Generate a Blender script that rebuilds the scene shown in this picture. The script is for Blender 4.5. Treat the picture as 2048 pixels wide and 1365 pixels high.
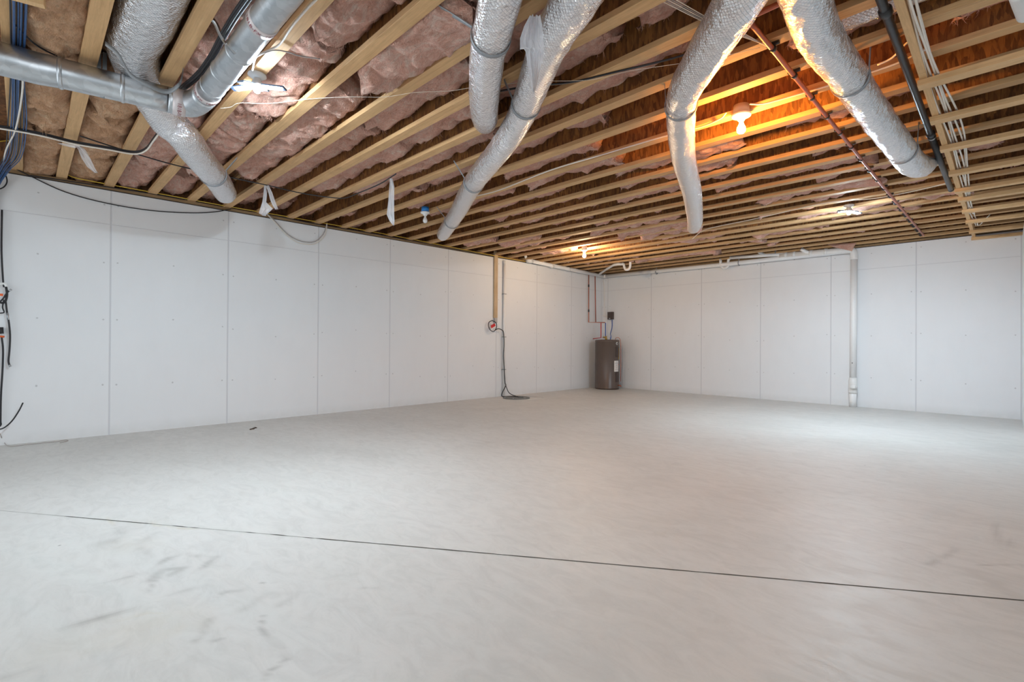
import bpy, math, random
import numpy as np
from mathutils import Vector, Matrix, noise
for o in list(bpy.data.objects): bpy.data.objects.remove(o, do_unlink=True)
S = bpy.context.scene; COL = S.collection
# ------------------------------------------------------------------ camera
F, YAW, PITCH, ROLL, EYE = 984.64, 0.7899, 0.0045, 0.0064, 1.0909
WX, BY = -7.3224, 10.5468          # inner face of the left wall / of the back wall
JZ = 2.875                          # underside of the joists
fw = Vector((-math.sin(YAW)*math.cos(PITCH), math.cos(YAW)*math.cos(PITCH), math.sin(PITCH)))
_r = fw.cross(Vector((0,0,1))).normalized(); _u = _r.cross(fw)
rt = _r*math.cos(ROLL)+_u*math.sin(ROLL); up = -_r*math.sin(ROLL)+_u*math.cos(ROLL)
cd = bpy.data.cameras.new('camera'); cam = bpy.data.objects.new('camera', cd); COL.objects.link(cam)
cam.matrix_world = Matrix(((rt.x,up.x,-fw.x,0),(rt.y,up.y,-fw.y,0),(rt.z,up.z,-fw.z,EYE),(0,0,0,1)))
cd.sensor_width = 36; cd.lens = F/2048*36; cd.clip_start = 0.05; cd.clip_end = 100
S.camera = cam
S.view_settings.view_transform = 'Standard'; S.view_settings.look = 'None'
S.view_settings.gamma = 1; S.view_settings.use_curve_mapping = False
S.view_settings.exposure = 0.0
# ------------------------------------------------------------------ world and big lights
w = bpy.data.worlds.new('world'); S.world = w; w.use_nodes = True
w.node_tree.nodes['Background'].inputs[0].default_value = (0.82,0.93,1,1)
w.node_tree.nodes['Background'].inputs[1].default_value = 0.5
def area(name, loc, target, size, power, col, size_y=None):
    l = bpy.data.lights.new(name,'AREA'); l.energy = power; l.color = col
    l.shape = 'RECTANGLE'; l.size = size; l.size_y = size_y or size
    o = bpy.data.objects.new(name,l); COL.objects.link(o); o.location = loc
    o.rotation_euler = (Vector(target)-Vector(loc)).to_track_quat('-Z','Y').to_euler()
    return o
area('fill_rear_right', (1.2,-2.6,1.7), (-3.5,5,1.2), 4.5, 70, (.94,0.98,1), 2.2)  # added soft fill behind the camera
area('fill_rear_left', (-4.5,-2.6,1.7), (-3.0,6,1.0), 3.0, 34, (.94,0.98,1), 2.0)  # second added fill out of view, evens out the left side, no fixture
# ------------------------------------------------------------------ helpers
def ray(x,y,axis,val):
    """the place in the room seen at a point of the photograph, on a known plane"""
    d = fw*F+rt*(x-1024)+up*(682.5-y); o = Vector((0,0,EYE)); t = (val-o[axis])/d[axis]
    return o+d*t
def Z(x,y,z=2.84): return ray(x,y,2,z)
def L(x,y,d=0.02): return ray(x,y,0,WX+d)
def B(x,y,d=0.02): return ray(x,y,1,BY-d)
def link(name, me, parent=None):
    o = bpy.data.objects.new(name, me); COL.objects.link(o)
    if parent: o.parent = parent
    return o
def tag(o, label=None, cat=None, group=None, kind=None):
    if label: o['label'] = label
    if cat: o['category'] = cat
    if group: o['group'] = group
    if kind: o['kind'] = kind
    return o
def empty(name, loc, label, cat, group=None):
    o = bpy.data.objects.new(name, None); COL.objects.link(o); o.location = loc
    o.empty_display_size = .05
    tag(o,label,cat,group); return o
class MB:
    """collects shapes for ONE mesh object, coordinates in the room"""
    def __init__(s): s.v=[]; s.f=[]; s.uv=[]; s.sm=[]
    def add(s, vs, fs, uvs=None, smooth=True):
        n=len(s.v); s.v += [tuple(v) for v in vs]
        for f in fs: s.f.append(tuple(i+n for i in f)); s.sm.append(smooth)
        s.uv += (uvs if uvs else [(0,0)]*len(vs)); return s
    def box(s, a, b, R=None, c=None):
        x0,y0,z0=a; x1,y1,z1=b
        vs=[Vector(p) for p in ((x0,y0,z0),(x1,y0,z0),(x1,y1,z0),(x0,y1,z0),(x0,y0,z1),(x1,y0,z1),(x1,y1,z1),(x0,y1,z1))]
        if R is not None: vs=[R@v for v in vs]
        if c is not None: vs=[v+Vector(c) for v in vs]
        return s.add(vs,[(0,3,2,1),(4,5,6,7),(0,1,5,4),(1,2,6,5),(2,3,7,6),(3,0,4,7)],None,False)
    def tube(s, pts, r, n=10, caps=True, smooth=2, wob=0, seed=0, up0=None):
        pts=[Vector(p) for p in pts]; rs = list(r) if hasattr(r,'__len__') else [r]*len(pts)
        if smooth and len(pts)>2: pts,rs = catmull(pts,rs,smooth)
        t0=(pts[1]-pts[0]).normalized(); a=Vector((0,0,1)) if abs(t0.z)<.9 else Vector((1,0,0))
        nrm=(a-t0*a.dot(t0)).normalized(); vs=[];uv=[];fs=[];dist=0
        for i,p in enumerate(pts):
            t=(pts[min(i+1,len(pts)-1)]-pts[max(i-1,0)]).normalized()
            nrm=(nrm-t*nrm.dot(t)).normalized(); bn=t.cross(nrm)
            if i: dist+=(p-pts[i-1]).length
            for k in range(n+1):
                a=2*math.pi*(k%n)/n; rr=rs[i]
                if wob:
                    q=Vector((math.cos(a)*2.2,math.sin(a)*2.2,dist*9+seed*7))
                    rr*=1+wob*noise.noise(q)+wob*.6*noise.noise(q*2.7)+(wob*.35*noise.noise(q*7.) if n>40 else 0)
                vs.append(p+(nrm*math.cos(a)+bn*math.sin(a))*rr); uv.append((k/n*2*math.pi*rs[0],dist))
        m=n+1
        for i in range(len(pts)-1):
            for k in range(n): fs.append((i*m+k,i*m+k+1,(i+1)*m+k+1,(i+1)*m+k))
        if caps:
            fs.append(tuple(range(n-1,-1,-1))); fs.append(tuple((len(pts)-1)*m+k for k in range(n)))
        return s.add(vs,fs,uv)
    def lathe(s, prof, c=(0,0,0), n=24, R=None):
        vs=[];fs=[]
        for (r,z) in prof:
            for k in range(n):
                a=2*math.pi*k/n; v=Vector((r*math.cos(a),r*math.sin(a),z))
                if R is not None: v=R@v
                vs.append(v+Vector(c))
        for i in range(len(prof)-1):
            for k in range(n): fs.append((i*n+k,i*n+(k+1)%n,(i+1)*n+(k+1)%n,(i+1)*n+k))
        fs.append(tuple(range(n-1,-1,-1))); fs.append(tuple((len(prof)-1)*n+k for k in range(n)))
        return s.add(vs,fs)
    def build(s, name, mat, parent=None, bevel=0, weld=True):
        me=bpy.data.meshes.new(name); me.from_pydata(s.v,[],s.f); me.materials.append(mat)
        ul=me.uv_layers.new(name='UVMap')
        for l in me.loops: ul.data[l.index].uv = s.uv[l.vertex_index]
        me.polygons.foreach_set('use_smooth', s.sm); me.update()
        o=link(name,me)
        if parent is not None:
            o.parent=parent; bpy.context.view_layer.update
            me.transform(Matrix.Translation(-wloc(parent)))
        if bevel:
            m=o.modifiers.new('bevel','BEVEL'); m.width=bevel; m.segments=2; m.limit_method='ANGLE'; m.angle_limit=.6
        return o
def wloc(o):
    v=Vector((0,0,0))
    while o: v+=o.location; o=o.parent
    return v
def catmull(pts, rs, k):
    P=[pts[0]*2-pts[1]]+pts+[pts[-1]*2-pts[-2]]; R=[rs[0]]+rs+[rs[-1]]; out=[];ro=[]
    for i in range(1,len(P)-2):
        for j in range(k):
            t=j/k; a,b,c,d=P[i-1:i+3]
            out.append(.5*((2*b)+(c-a)*t+(2*a-5*b+4*c-d)*t*t+(3*b-a-3*c+d)*t**3)); ro.append(R[i]*(1-t)+R[i+1]*t)
    out.append(pts[-1]); ro.append(rs[-1]); return out,ro
ORD=['','first','second','third','fourth','fifth','sixth','seventh','eighth','ninth','tenth','eleventh','twelfth','thirteenth','fourteenth','fifteenth','sixteenth','seventeenth','eighteenth','nineteenth','twentieth','twenty-first','twenty-second','twenty-third','twenty-fourth','twenty-fifth','twenty-sixth','twenty-seventh','twenty-eighth']
# ------------------------------------------------------------------ materials
class NT:
    def __init__(s,name):
        s.m=bpy.data.materials.new(name); s.m.use_nodes=True; s.t=s.m.node_tree; s.b=s.t.nodes['Principled BSDF']
    def n(s,typ,**kw):
        nd=s.t.nodes.new(typ)
        for k,v in kw.items():
            if k.startswith('i_'):
                key=k[2:]; key=int(key) if key.isdigit() else key.replace('_',' ')
                sock=nd.inputs[key]
                if isinstance(v,bpy.types.NodeSocket): s.t.links.new(v,sock)
                else: sock.default_value=v
            else: setattr(nd,k,v)
        return nd
    def coord(s,which='Object',scale=(1,1,1),rand=0):
        tc=s.n('ShaderNodeTexCoord'); out=tc.outputs[which]
        if rand:
            oi=s.n('ShaderNodeObjectInfo'); mu=s.n('ShaderNodeVectorMath',operation='SCALE',i_0=(17.3,5.1,9.7),i_Scale=oi.outputs['Random'])
            ad=s.n('ShaderNodeVectorMath',operation='ADD',i_0=out,i_1=mu.outputs[0]); out=ad.outputs[0]
        mp=s.n('ShaderNodeMapping',i_Vector=out); mp.inputs['Scale'].default_value=scale
        return mp.outputs[0]
    def noise(s,vec,scale,detail=4,rough=.55,dist=0):
        return s.n('ShaderNodeTexNoise',i_Vector=vec,i_Scale=scale,i_Detail=detail,i_Roughness=rough,i_Distortion=dist).outputs['Fac']
    def ramp(s,fac,stops):
        r=s.n('ShaderNodeValToRGB',i_Fac=fac); e=r.color_ramp.elements
        while len(e)<len(stops): e.new(.5)
        for i,(p,c) in enumerate(stops): e[i].position=p; e[i].color=(c[0],c[1],c[2],1) if hasattr(c,'__len__') else (c,c,c,1)
        return r.outputs[0]
    def mix(s,f,a,b,mode='MIX'):
        m=s.n('ShaderNodeMix',data_type='RGBA',blend_type=mode)
        for i,v in ((0,f),(6,a),(7,b)):
            if isinstance(v,bpy.types.NodeSocket): s.t.links.new(v,m.inputs[i])
            else: m.inputs[i].default_value = v if i==0 else (v[0],v[1],v[2],1)
        return m.outputs[2]
    def math(s,op,a,b=0.,c=0.):
        m=s.n('ShaderNodeMath',operation=op)
        for i,v in enumerate((a,b,c)):
            if isinstance(v,bpy.types.NodeSocket): s.t.links.new(v,m.inputs[i])
            else: m.inputs[i].default_value=v
        return m.outputs[0]
    def set(s,**kw):
        for k,v in kw.items():
            sock=s.b.inputs[k.replace('_',' ')]
            if isinstance(v,bpy.types.NodeSocket): s.t.links.new(v,sock)
            else: sock.default_value = (*v,1) if (hasattr(v,'__len__') and len(v)==3) else v
        return s
    def bump(s,h,strength=.3,dist=.01,prev=None):
        b=s.n('ShaderNodeBump',i_Height=h,i_Strength=strength,i_Distance=dist)
        if prev is not None: s.t.links.new(prev,b.inputs['Normal'])
        s.t.links.new(b.outputs[0],s.b.inputs['Normal']); return b.outputs[0]
def plain(name,col,rough=.5,metal=0,emit=0,ecol=None,var=.06,trans=0,alpha=1):
    m=NT(name); v=m.noise(m.coord('Object'),30,3)
    c=m.mix(v,[x*(1-var) for x in col],[min(1,x*(1+var)) for x in col])
    m.set(Base_Color=c,Roughness=rough,Metallic=metal)
    if emit: m.set(Emission_Color=ecol or col,Emission_Strength=emit)
    if trans: m.set(Transmission_Weight=trans)
    if alpha<1: m.set(Alpha=alpha)
    return m.m
M={}
def wood(name,axis,a,b,knots=True):
    m=NT(name); sc=[14,14,14]; sc[axis]=.9
    v=m.coord('Object',tuple(sc),rand=1); g=m.noise(v,1.6,5,.6,1.2); fine=m.noise(v,9,3,.6,.4)
    c=m.ramp(g,[(.3,b),(.5,a),(.72,[x*1.12 for x in a])]); c=m.mix(.35,c,m.ramp(fine,[(.3,[x*.72 for x in b]),(.7,a)]))
    oi=m.n('ShaderNodeObjectInfo'); c=m.mix(m.math('MULTIPLY',oi.outputs['Random'],.35),c,[x*.7 for x in a])
    big=m.noise(m.coord('Object',(1,1,1),rand=1),2.3,4,.7); c=m.mix(m.ramp(big,[(.45,0),(.75,.45)]),c,(.40,.25,.115))
    m.set(Base_Color=c,Roughness=.7); m.bump(fine,.25,.003); return m.m
M['joist']=wood('joist_lumber',0,(.72,.445,.215),(.52,.30,.13))
M['lumber_y']=wood('lumber_along_room',1,(.80,.51,.25),(.66,.40,.18))
M['lumber_x']=wood('lumber_furring',0,(.82,.53,.27),(.68,.42,.19))
M['lumber_z']=wood('lumber_upright',2,(.62,.47,.30),(.50,.36,.22))
def osb(name,sc,a,b):
    m=NT(name); v=m.coord('Object',sc,rand=1)
    d=m.mix(.5,v,m.n('ShaderNodeTexNoise',i_Vector=v,i_Scale=.7).outputs['Color'],'ADD')
    vo=m.n('ShaderNodeTexVoronoi',i_Vector=d,i_Scale=1.,i_Randomness=1.)
    sep=m.n('ShaderNodeSeparateColor',i_Color=vo.outputs['Color'])
    st=m.noise(m.coord('Object',(sc[0]*2.5,sc[1]*2.5,sc[2]*.7),rand=1),1.2,5,.7,.8)
    c=m.ramp(m.math('ADD',m.math('MULTIPLY',sep.outputs[0],.45),m.math('MULTIPLY',st,.6)),[(.2,b),(.5,[(x+y)/2 for x,y in zip(a,b)]),(.8,a)])
    n=m.noise(m.coord('Object'),3,4,.6); c=m.mix(m.ramp(n,[(.4,0),(.8,.5)]),c,[x*.5 for x in b])
    m.set(Base_Color=c,Roughness=.7); m.bump(st,.5,.006); return m.m
M['web']=osb('strand_board_web',(60,60,14),(.46,.195,.05),(.10,.036,.010))
M['deck']=osb('strand_board_deck',(20,40,30),(.32,.14,.05),(.09,.036,.012))
# insulation
def fiber(name,a,b,c3):
    m=NT(name); wv=m.coord('Object',(1.5,3.2,2.6),rand=1)
    warp=m.n('ShaderNodeTexNoise',i_Vector=wv,i_Scale=2.4,i_Detail=4.).outputs['Color']
    fv=m.mix(.35,m.coord('Object',(7,26,20),rand=1),m.n('ShaderNodeVectorMath',operation='SCALE',i_0=warp,i_Scale=22.).outputs[0])
    n1=m.noise(wv,2.6,6,.65,2.0); n2=m.noise(m.coord('Object',rand=1),17,7,.72,2.6); n3=m.noise(fv,2.2,6,.72,1.2)
    c=m.ramp(n1,[(.32,b),(.5,a),(.66,c3)]); c=m.mix(.45,c,m.ramp(n3,[(.36,[x*.85 for x in b]),(.5,a),(.64,c3)]))
    c=m.mix(m.ramp(n2,[(.36,.22),(.5,0)]),c,[x*.55 for x in b])
    m.set(Base_Color=c,Roughness=1,Sheen_Weight=.08)
    nb=m.bump(n2,.6,.04); m.bump(n3,.85,.018,nb); return m.m
M['pink']=fiber('pink_fiberglass',(.93,.52,.40),(.72,.31,.20),(.99,.80,.68))
M['amber']=fiber('amber_fiberglass',(.84,.47,.26),(.58,.28,.14),(.95,.68,.44))
# walls
def wallmat(name,ax,s0,w=1.2192):
    m=NT(name); sep=m.n('ShaderNodeSeparateXYZ',i_0=m.coord('Object')); h=sep.outputs[ax]; z=sep.outputs[2]
    k=m.math('DIVIDE',m.math('SUBTRACT',h,s0),w); fr=m.math('SUBTRACT',k,m.math('ROUND',k))   # -0.5..0.5
    d=m.math('ABSOLUTE',m.math('MULTIPLY',fr,w))
    seam=m.n('ShaderNodeMapRange',i_0=d,i_1=.004,i_2=.011,i_3=1.,i_4=0.).outputs[0]
    dz=m.math('ABSOLUTE',m.math('SUBTRACT',z,2.4384)); hz=m.n('ShaderNodeMapRange',i_0=dz,i_1=.002,i_2=.006,i_3=.75,i_4=0.).outputs[0]
    lines=m.math('MAXIMUM',seam,hz)
    # screw heads: two beside each seam and one mid panel, every 0.6 m
    row=m.math('SUBTRACT',m.math('DIVIDE',m.math('ADD',z,m.math('MULTIPLY',m.noise(m.coord('Object',(1,1,1)),.9,0),.35)),.72),0)
    fz=m.math('MULTIPLY',m.math('SUBTRACT',row,m.math('ROUND',row)),.72)
    def dot(off):
        dx=m.math('SUBTRACT',d,off); return m.math('SQRT',m.math('ADD',m.math('MULTIPLY',dx,dx),m.math('MULTIPLY',fz,fz)))
    dd=m.math('MINIMUM',dot(.062),dot(.6096))
    dots=m.n('ShaderNodeMapRange',i_0=dd,i_1=.005,i_2=.012,i_3=.7,i_4=0.).outputs[0]
    n=m.noise(m.coord('Object'),1.3,4,.6); base=m.mix(n,(.77,.785,.805),(.82,.835,.855))
    n2=m.noise(m.coord('Object',(1,1,.35)),5,5,.6); base=m.mix(m.ramp(n2,[(.45,0),(.8,.12)]),base,(.66,.66,.68))
    low=m.n('ShaderNodeMapRange',i_0=z,i_1=.02,i_2=.14,i_3=.35,i_4=0.).outputs[0]
    base=m.mix(m.math('MULTIPLY',low,m.noise(m.coord('Object'),9,4,.6)),base,(.5,.5,.47))
    c=m.mix(lines,base,(.63,.64,.67)); c=m.mix(dots,c,(.42,.42,.43))
    m.set(Base_Color=c,Roughness=.62); nb=m.bump(m.math('MULTIPLY',lines,-1),.5,.004); m.bump(m.noise(m.coord('Object'),40,3),.06,.004,nb); return m.m
M['wall_l']=wallmat('white_wall_board_left',1,.7062); M['wall_b']=wallmat('white_wall_board_back',0,-1.0871); M['wall_r']=wallmat('white_wall_board_right',1,0.1)
# concrete
m=NT('grey_concrete'); v=m.coord('Object'); sw=m.coord('Object',(1.6,3.6,1))
a=m.noise(v,.55,6,.6,.6); b=m.noise(sw,2.6,8,.68,1.5); c_=m.noise(v,60,3,.6); dsp=m.noise(v,9,5,.7,.5)
c=m.ramp(a,[(.3,(.57,.565,.54)),(.55,(.64,.635,.61)),(.75,(.67,.665,.645))])
c=m.mix(m.ramp(b,[(.33,.42),(.55,0)]),c,(.50,.495,.475)); c=m.mix(m.ramp(b,[(.55,0),(.78,.22)]),c,(.73,.725,.71))
c=m.mix(m.ramp(dsp,[(.56,0),(.75,.28)]),c,(.49,.48,.455)); c=m.mix(m.math('MULTIPLY',c_,.10),c,(.35,.34,.32))
at=m.n('ShaderNodeAttribute',attribute_name='stain'); sp=m.n('ShaderNodeSeparateColor',i_Color=at.outputs['Color'])
c=m.mix(sp.outputs[0],c,(.22,.215,.20)); c=m.mix(sp.outputs[1],c,(.56,.50,.38))
spot_=m.n('ShaderNodeTexVoronoi',i_Vector=v,i_Scale=1.7); c=m.mix(m.n('ShaderNodeMapRange',i_0=spot_.outputs['Distance'],i_1=.008,i_2=.016,i_3=.7,i_4=0.).outputs[0],c,(.12,.12,.11))
m.set(Base_Color=c,Roughness=m.ramp(b,[(.3,.55),(.7,.42)])); nb=m.bump(b,.05,.008); m.bump(c_,.05,.002,nb); M['floor']=m.m
M['groove']=plain('dark_saw_cut',(.07,.065,.055),.9)
# foil
def foilmat(name,col,rough):
    m=NT(name); uv=m.coord('UV'); ob=m.coord('Object',rand=1)
    sep=m.n('ShaderNodeSeparateXYZ',i_0=uv)
    def lines(sg):
        q=m.math('ADD',sep.outputs[0],m.math('MULTIPLY',sep.outputs[1],sg)); q=m.math('ADD',q,m.math('MULTIPLY',m.noise(ob,12,2),.012))
        return m.n('ShaderNodeMapRange',i_0=m.math('ABSOLUTE',m.math('SUBTRACT',m.math('FRACT',m.math('DIVIDE',q,.022)),.5)),i_1=0.,i_2=.09,i_3=1.,i_4=0.).outputs[0]
    ln=m.math('MAXIMUM',lines(1.),lines(-1.))
    wr=m.noise(m.coord('Object',(1,1,1),rand=1),26,7,.72,1.6); cr=m.n('ShaderNodeTexVoronoi',i_Vector=m.coord('Object',rand=1),i_Scale=34.,feature='DISTANCE_TO_EDGE').outputs['Distance']
    big=m.noise(ob,7,5,.65,1.)
    tw=m.noise(m.coord('UV',(9,42,1)),1.3,3,.6,1.6)
    cell=m.n('ShaderNodeTexVoronoi',i_Vector=m.mix(.08,m.coord('Object',(1,1,1),rand=1),m.n('ShaderNodeTexNoise',i_Vector=ob,i_Scale=9.).outputs['Color'],'ADD'),i_Scale=24.,feature='SMOOTH_F1',i_Smoothness=.25).outputs['Distance']
    nb=m.bump(big,.4,.04); nb=m.bump(tw,.5,.013,nb); nb=m.bump(cell,.33,.022,nb); nb=m.bump(cr,.55,.010,nb); nb=m.bump(m.noise(ob,42,3,.6,1.),.45,.006,nb); m.bump(ln,.7,.003,nb)
    c=m.mix(m.math('MULTIPLY',ln,.55),col,[x*.6 for x in col])
    m.set(Base_Color=c,Metallic=.97,Roughness=m.ramp(wr,[(.3,rough),(.7,rough+.12)])); return m.m
M['foil']=foilmat('silver_foil_jacket',(.92,.92,.94),.16)
m=NT('galvanised_steel'); sp_=m.n('ShaderNodeTexVoronoi',i_Vector=m.coord('Object'),i_Scale=22.)
sc=m.n('ShaderNodeSeparateColor',i_Color=sp_.outputs['Color']); nn=m.noise(m.coord('Object'),6,5,.6)
m.set(Base_Color=m.mix(sc.outputs[0],(.50,.53,.56),(.62,.65,.68)),Metallic=.95,Roughness=m.ramp(nn,[(.3,.28),(.7,.42)])); m.bump(nn,.12,.01); M['galv']=m.m
M['tape']=plain('foil_tape',(.72,.66,.66),.4,.4); M['tapetext']=plain('dark_red_print',(.30,.05,.07),.6)
M['strap']=plain('grey_hanger_strap',(.30,.32,.34),.5,.35)
M['pvc']=plain('white_pvc',(.86,.86,.86),.35,var=.03); M['hub']=plain('white_pvc_fitting',(.80,.80,.79),.35,var=.03)
M['copper']=plain('reddish_copper',(.42,.13,.08),.38,.35,var=.2); M['clamp']=plain('black_clamp',(.02,.018,.02),.5)
M['blackpipe']=plain('black_iron',(.035,.037,.04),.42,.2,var=.3)
M['wire_w']=plain('white_cable_jacket',(.80,.74,.66),.5); M['wire_g']=plain('grey_cable_jacket',(.42,.38,.36),.5)
M['wire_k']=plain('black_cable_jacket',(.018,.018,.022),.45); M['wire_b']=plain('blue_cable_jacket',(.035,.09,.22),.45,var=.4)
M['wire_y']=plain('yellow_cable_jacket',(.72,.50,.06),.5); M['string']=plain('pale_string',(.85,.78,.66),.7)
M['red']=plain('red_plastic',(.55,.02,.02),.45); M['orange']=plain('orange_plastic',(.80,.12,.02),.45); M['white']=plain('white_plastic',(.85,.85,.84),.4,var=.02)
M['bluebox']=plain('blue_plastic',(.02,.22,.60),.45); M['greybox']=plain('grey_plastic',(.45,.42,.40),.5)
M['glass_off']=plain('unlit_milk_glass',(.88,.87,.85),.25,var=.01)
M['brown']=plain('brown_tank_enamel',(.115,.085,.072),.35,.1,var=.05); M['dbrown']=plain('dark_brown_plastic',(.07,.05,.045),.5)
M['brass']=plain('brass',(.55,.36,.08),.35,.7); M['pexr']=plain('red_pex',(.50,.035,.03),.4); M['pexb']=plain('blue_pex',(.05,.12,.42),.4)
M['paper']=plain('label_paper',(.82,.80,.78),.6,var=.02); M['ink']=plain('grey_print',(.42,.40,.40),.7)
M['sump']=plain('dark_grey_cover',(.16,.165,.16),.6,var=.15); M['sill']=wood('sill_lumber',1,(.34,.22,.11),(.22,.13,.06))
M['foam']=plain('black_sill_foam',(.03,.028,.03),.8); M['debris']=plain('dark_debris',(.08,.06,.045),.9,var=.4)
m=NT('clear_film'); m.set(Base_Color=(.9,.9,.93),Roughness=.15,Alpha=.45,Transmission_Weight=.0); m.bump(m.noise(m.coord('Object',(1,1,.2)),30,4),.5,.01); M['film']=m.m
M['led']=plain('lit_led_panel',(1,1,1),.4,emit=1450,ecol=(.76,.90,1.0)); M['led2']=plain('lit_led_panel_far',(1,1,1),.4,emit=1750,ecol=(.72,.88,1.0))
M['warm']=plain('lit_warm_bulb',(1,.9,.8),.4,emit=1250,ecol=(1.0,.40,.065)); M['warm2']=plain('lit_warm_bulb_dim',(1,.9,.8),.4,emit=1000,ecol=(1.0,.70,.42))
M['darkp']=plain('dark_blue_casing',(.03,.045,.08),.4)
# ------------------------------------------------------------------ setting
X1, Y0 = 1.4, -1.6      # how far floor and joists go on past the picture
# floor slab: fine grid, with a saw cut along the joint
jA=Z(0,1022,0); jB=Z(2048,1202,0)
def axis_pts(a,b,f0,f1,fine,coarse):
    out=[];x=a
    while x<b: out.append(x); x+= fine if f0<=x<f1 else coarse
    out.append(b); return out
xs=axis_pts(WX,X1,-3.6,0.1,.018,.14); ys=axis_pts(Y0,BY,.25,3.6,.018,.14)
XX,YY=np.meshgrid(xs,ys,indexing='ij'); sd=np.zeros(XX.shape); sb=np.zeros(XX.shape)
def fpx(x,y): p=Z(x,y,0); return (p.x,p.y)
NZ=np.array([[noise.noise(Vector((x*4,y*4,0))) if (-3.7<x<.2 and .2<y<3.7) else 0 for y in ys] for x in xs])
NZ2=np.array([[noise.noise(Vector((x*13,y*13,3))) if (-3.7<x<.2 and .2<y<3.7) else 0 for y in ys] for x in xs])
def stroke(pts,w,amp,tgt=0):
    global sd,sb
    pts=[fpx(x/2.048,1000+y/2.048) for x,y in pts]
    best=np.full(XX.shape,9.)
    for (ax,ay),(bx,by) in zip(pts[:-1],pts[1:]):
        dx,dy=bx-ax,by-ay; t=np.clip(((XX-ax)*dx+(YY-ay)*dy)/(dx*dx+dy*dy+1e-9),0,1)
        best=np.minimum(best,np.hypot(XX+NZ*.03-ax-t*dx,YY+NZ2*.015-ay-t*dy))
    v=amp*np.exp(-(best/w)**2)*np.clip(.75+NZ2*1.1+NZ*.5,0.1,1.2)
    if tgt: sb=np.maximum(sb,v)
    else: sd=np.maximum(sd,v)
for pts,w_,a_ in [([(545,405),(440,460),(370,520),(270,552)],.014,.42),([(150,670),(60,715),(0,735)],.02,.32),([(660,262),(700,235),(740,222),(885,233),(840,275)],.018,.24),
    ([(620,330),(670,290),(760,280),(700,310)],.018,.26),([(745,240),(655,310),(610,375)],.008,.30),([(700,395),(800,360),(845,352)],.016,.18),([(870,415),(910,380),(985,378)],.013,.27),
    ([(860,490),(838,540),(800,575)],.014,.34),([(905,570),(860,578)],.008,.36),([(1075,480),(1078,545),(1115,565),(1160,600),(1182,650),(1105,705),(1078,748)],.007,.34),
    ([(500,130),(445,195)],.028,.20),([(640,135),(560,180),(610,240)],.02,.16),([(1010,445),(1090,385),(1220,385),(1150,430)],.02,.12),([(300,690),(450,655)],.03,.14),([(500,322),(530,320)],.014,.3),
    ([(1085,345),(1135,343)],.008,.25),([(1480,360),(1540,362)],.01,.2),([(4075,105),(4090,165),(4125,170),(4180,205)],.016,.22),([(3800,270),(3900,215),(3910,200)],.016,.2),([(3900,268),(4190,266)],.006,.26),([(4000,300),(4190,420)],.09,.12)]:
    stroke(pts,w_*1.1,a_*1.6)
for pts,w_,a_ in [([(560,540),(680,520)],.16,.22),([(250,600),(330,560)],.12,.20),([(590,462),(660,470)],.01,.5),([(0,45),(260,68),(560,98),(800,122)],.008,.6),([(480,190),(560,190)],.08,.2),([(2700,80),(2720,140)],.05,.12)]:
    stroke(pts,w_,a_,1)
nx,ny=XX.shape; cut=lambda x: jA.y+(x-jA.x)*(jB.y-jA.y)/(jB.x-jA.x)
ZZ=np.zeros(XX.shape)
fv=[(XX[i,j],YY[i,j],0) for i in range(nx) for j in range(ny)]
ff=[(i*ny+j,(i+1)*ny+j,(i+1)*ny+j+1,i*ny+j+1) for i in range(nx-1) for j in range(ny-1)]
me=bpy.data.meshes.new('floor'); me.from_pydata(fv,[],ff); me.materials.append(M['floor'])
ca=me.color_attributes.new('stain','FLOAT_COLOR','POINT')
arr=np.ones((nx*ny,4)); arr[:,0]=sd.ravel(); arr[:,1]=sb.ravel(); arr[:,2]=0; ca.data.foreach_set('color',arr.ravel())
floor=tag(link('floor',me),kind='structure')
# the control joint: a shallow dark filled cut, slightly proud of nothing, wavering in width
mb=MB(); d=(jB-jA); n_=Vector((-d.y,d.x,0)).normalized(); N=180; vs=[]; fs=[]
for i in range(N+1):
    t=-.02+i/N*1.32; p=jA+d*t; q=.0048+.0022*noise.noise(Vector((t*40,0,0))); off=.002*noise.noise(Vector((t*9,5,0)))
    if t<.095 or (.20<t<.40 and noise.noise(Vector((t*60,3,0)))>-.05): q*=.28
    vs+= [p+n_*(off-q)+Vector((0,0,.0006)), p+n_*(off+q)+Vector((0,0,.0006))]
    if i: fs.append((2*i-2,2*i-1,2*i+1,2*i))
mb.add(vs,fs); tag(mb.build('trim_1',M['groove']),kind='structure')
# walls
def wall(name,a,b,mat): return tag(MB().box(a,b).build(name,mat),kind='structure')
wall('wall_left',(WX-.28,Y0,-.05),(WX,BY,2.825),M['wall_l'])
wall('wall_back',(WX-.28,BY,-.05),(X1,BY+.28,2.825),M['wall_b'])
wall('wall_right',(.142,8.2,0),(.26,BY,2.745),M['wall_r'])
tag(MB().box((WX-.28,Y0,JZ+.302),(X1,BY+.28,JZ+.322)).build('ceiling',M['deck']),kind='structure')
tag(MB().box((WX-.16,Y0,2.837),(WX-.012,BY,JZ-.001)).build('trim_2',M['sill']),kind='structure')
tag(MB().box((WX,BY+.012,2.837),(X1,BY+.15,JZ-.001)).build('trim_3',M['sill']),kind='structure')
tag(MB().box((WX-.26,Y0,2.825),(WX-.006,BY,2.837)).box((WX,BY+.006,2.825),(X1,BY+.2,2.837)).build('trim_4',M['foam']),kind='structure')
tag(MB().box((WX-.16,Y0,JZ),(WX-.13,BY,JZ+.302)).build('trim_5',M['deck']),kind='structure')
tag(MB().box((WX-.13,BY+.10,JZ),(X1,BY+.13,JZ+.302)).build('trim_6',M['deck']),kind='structure')
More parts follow.
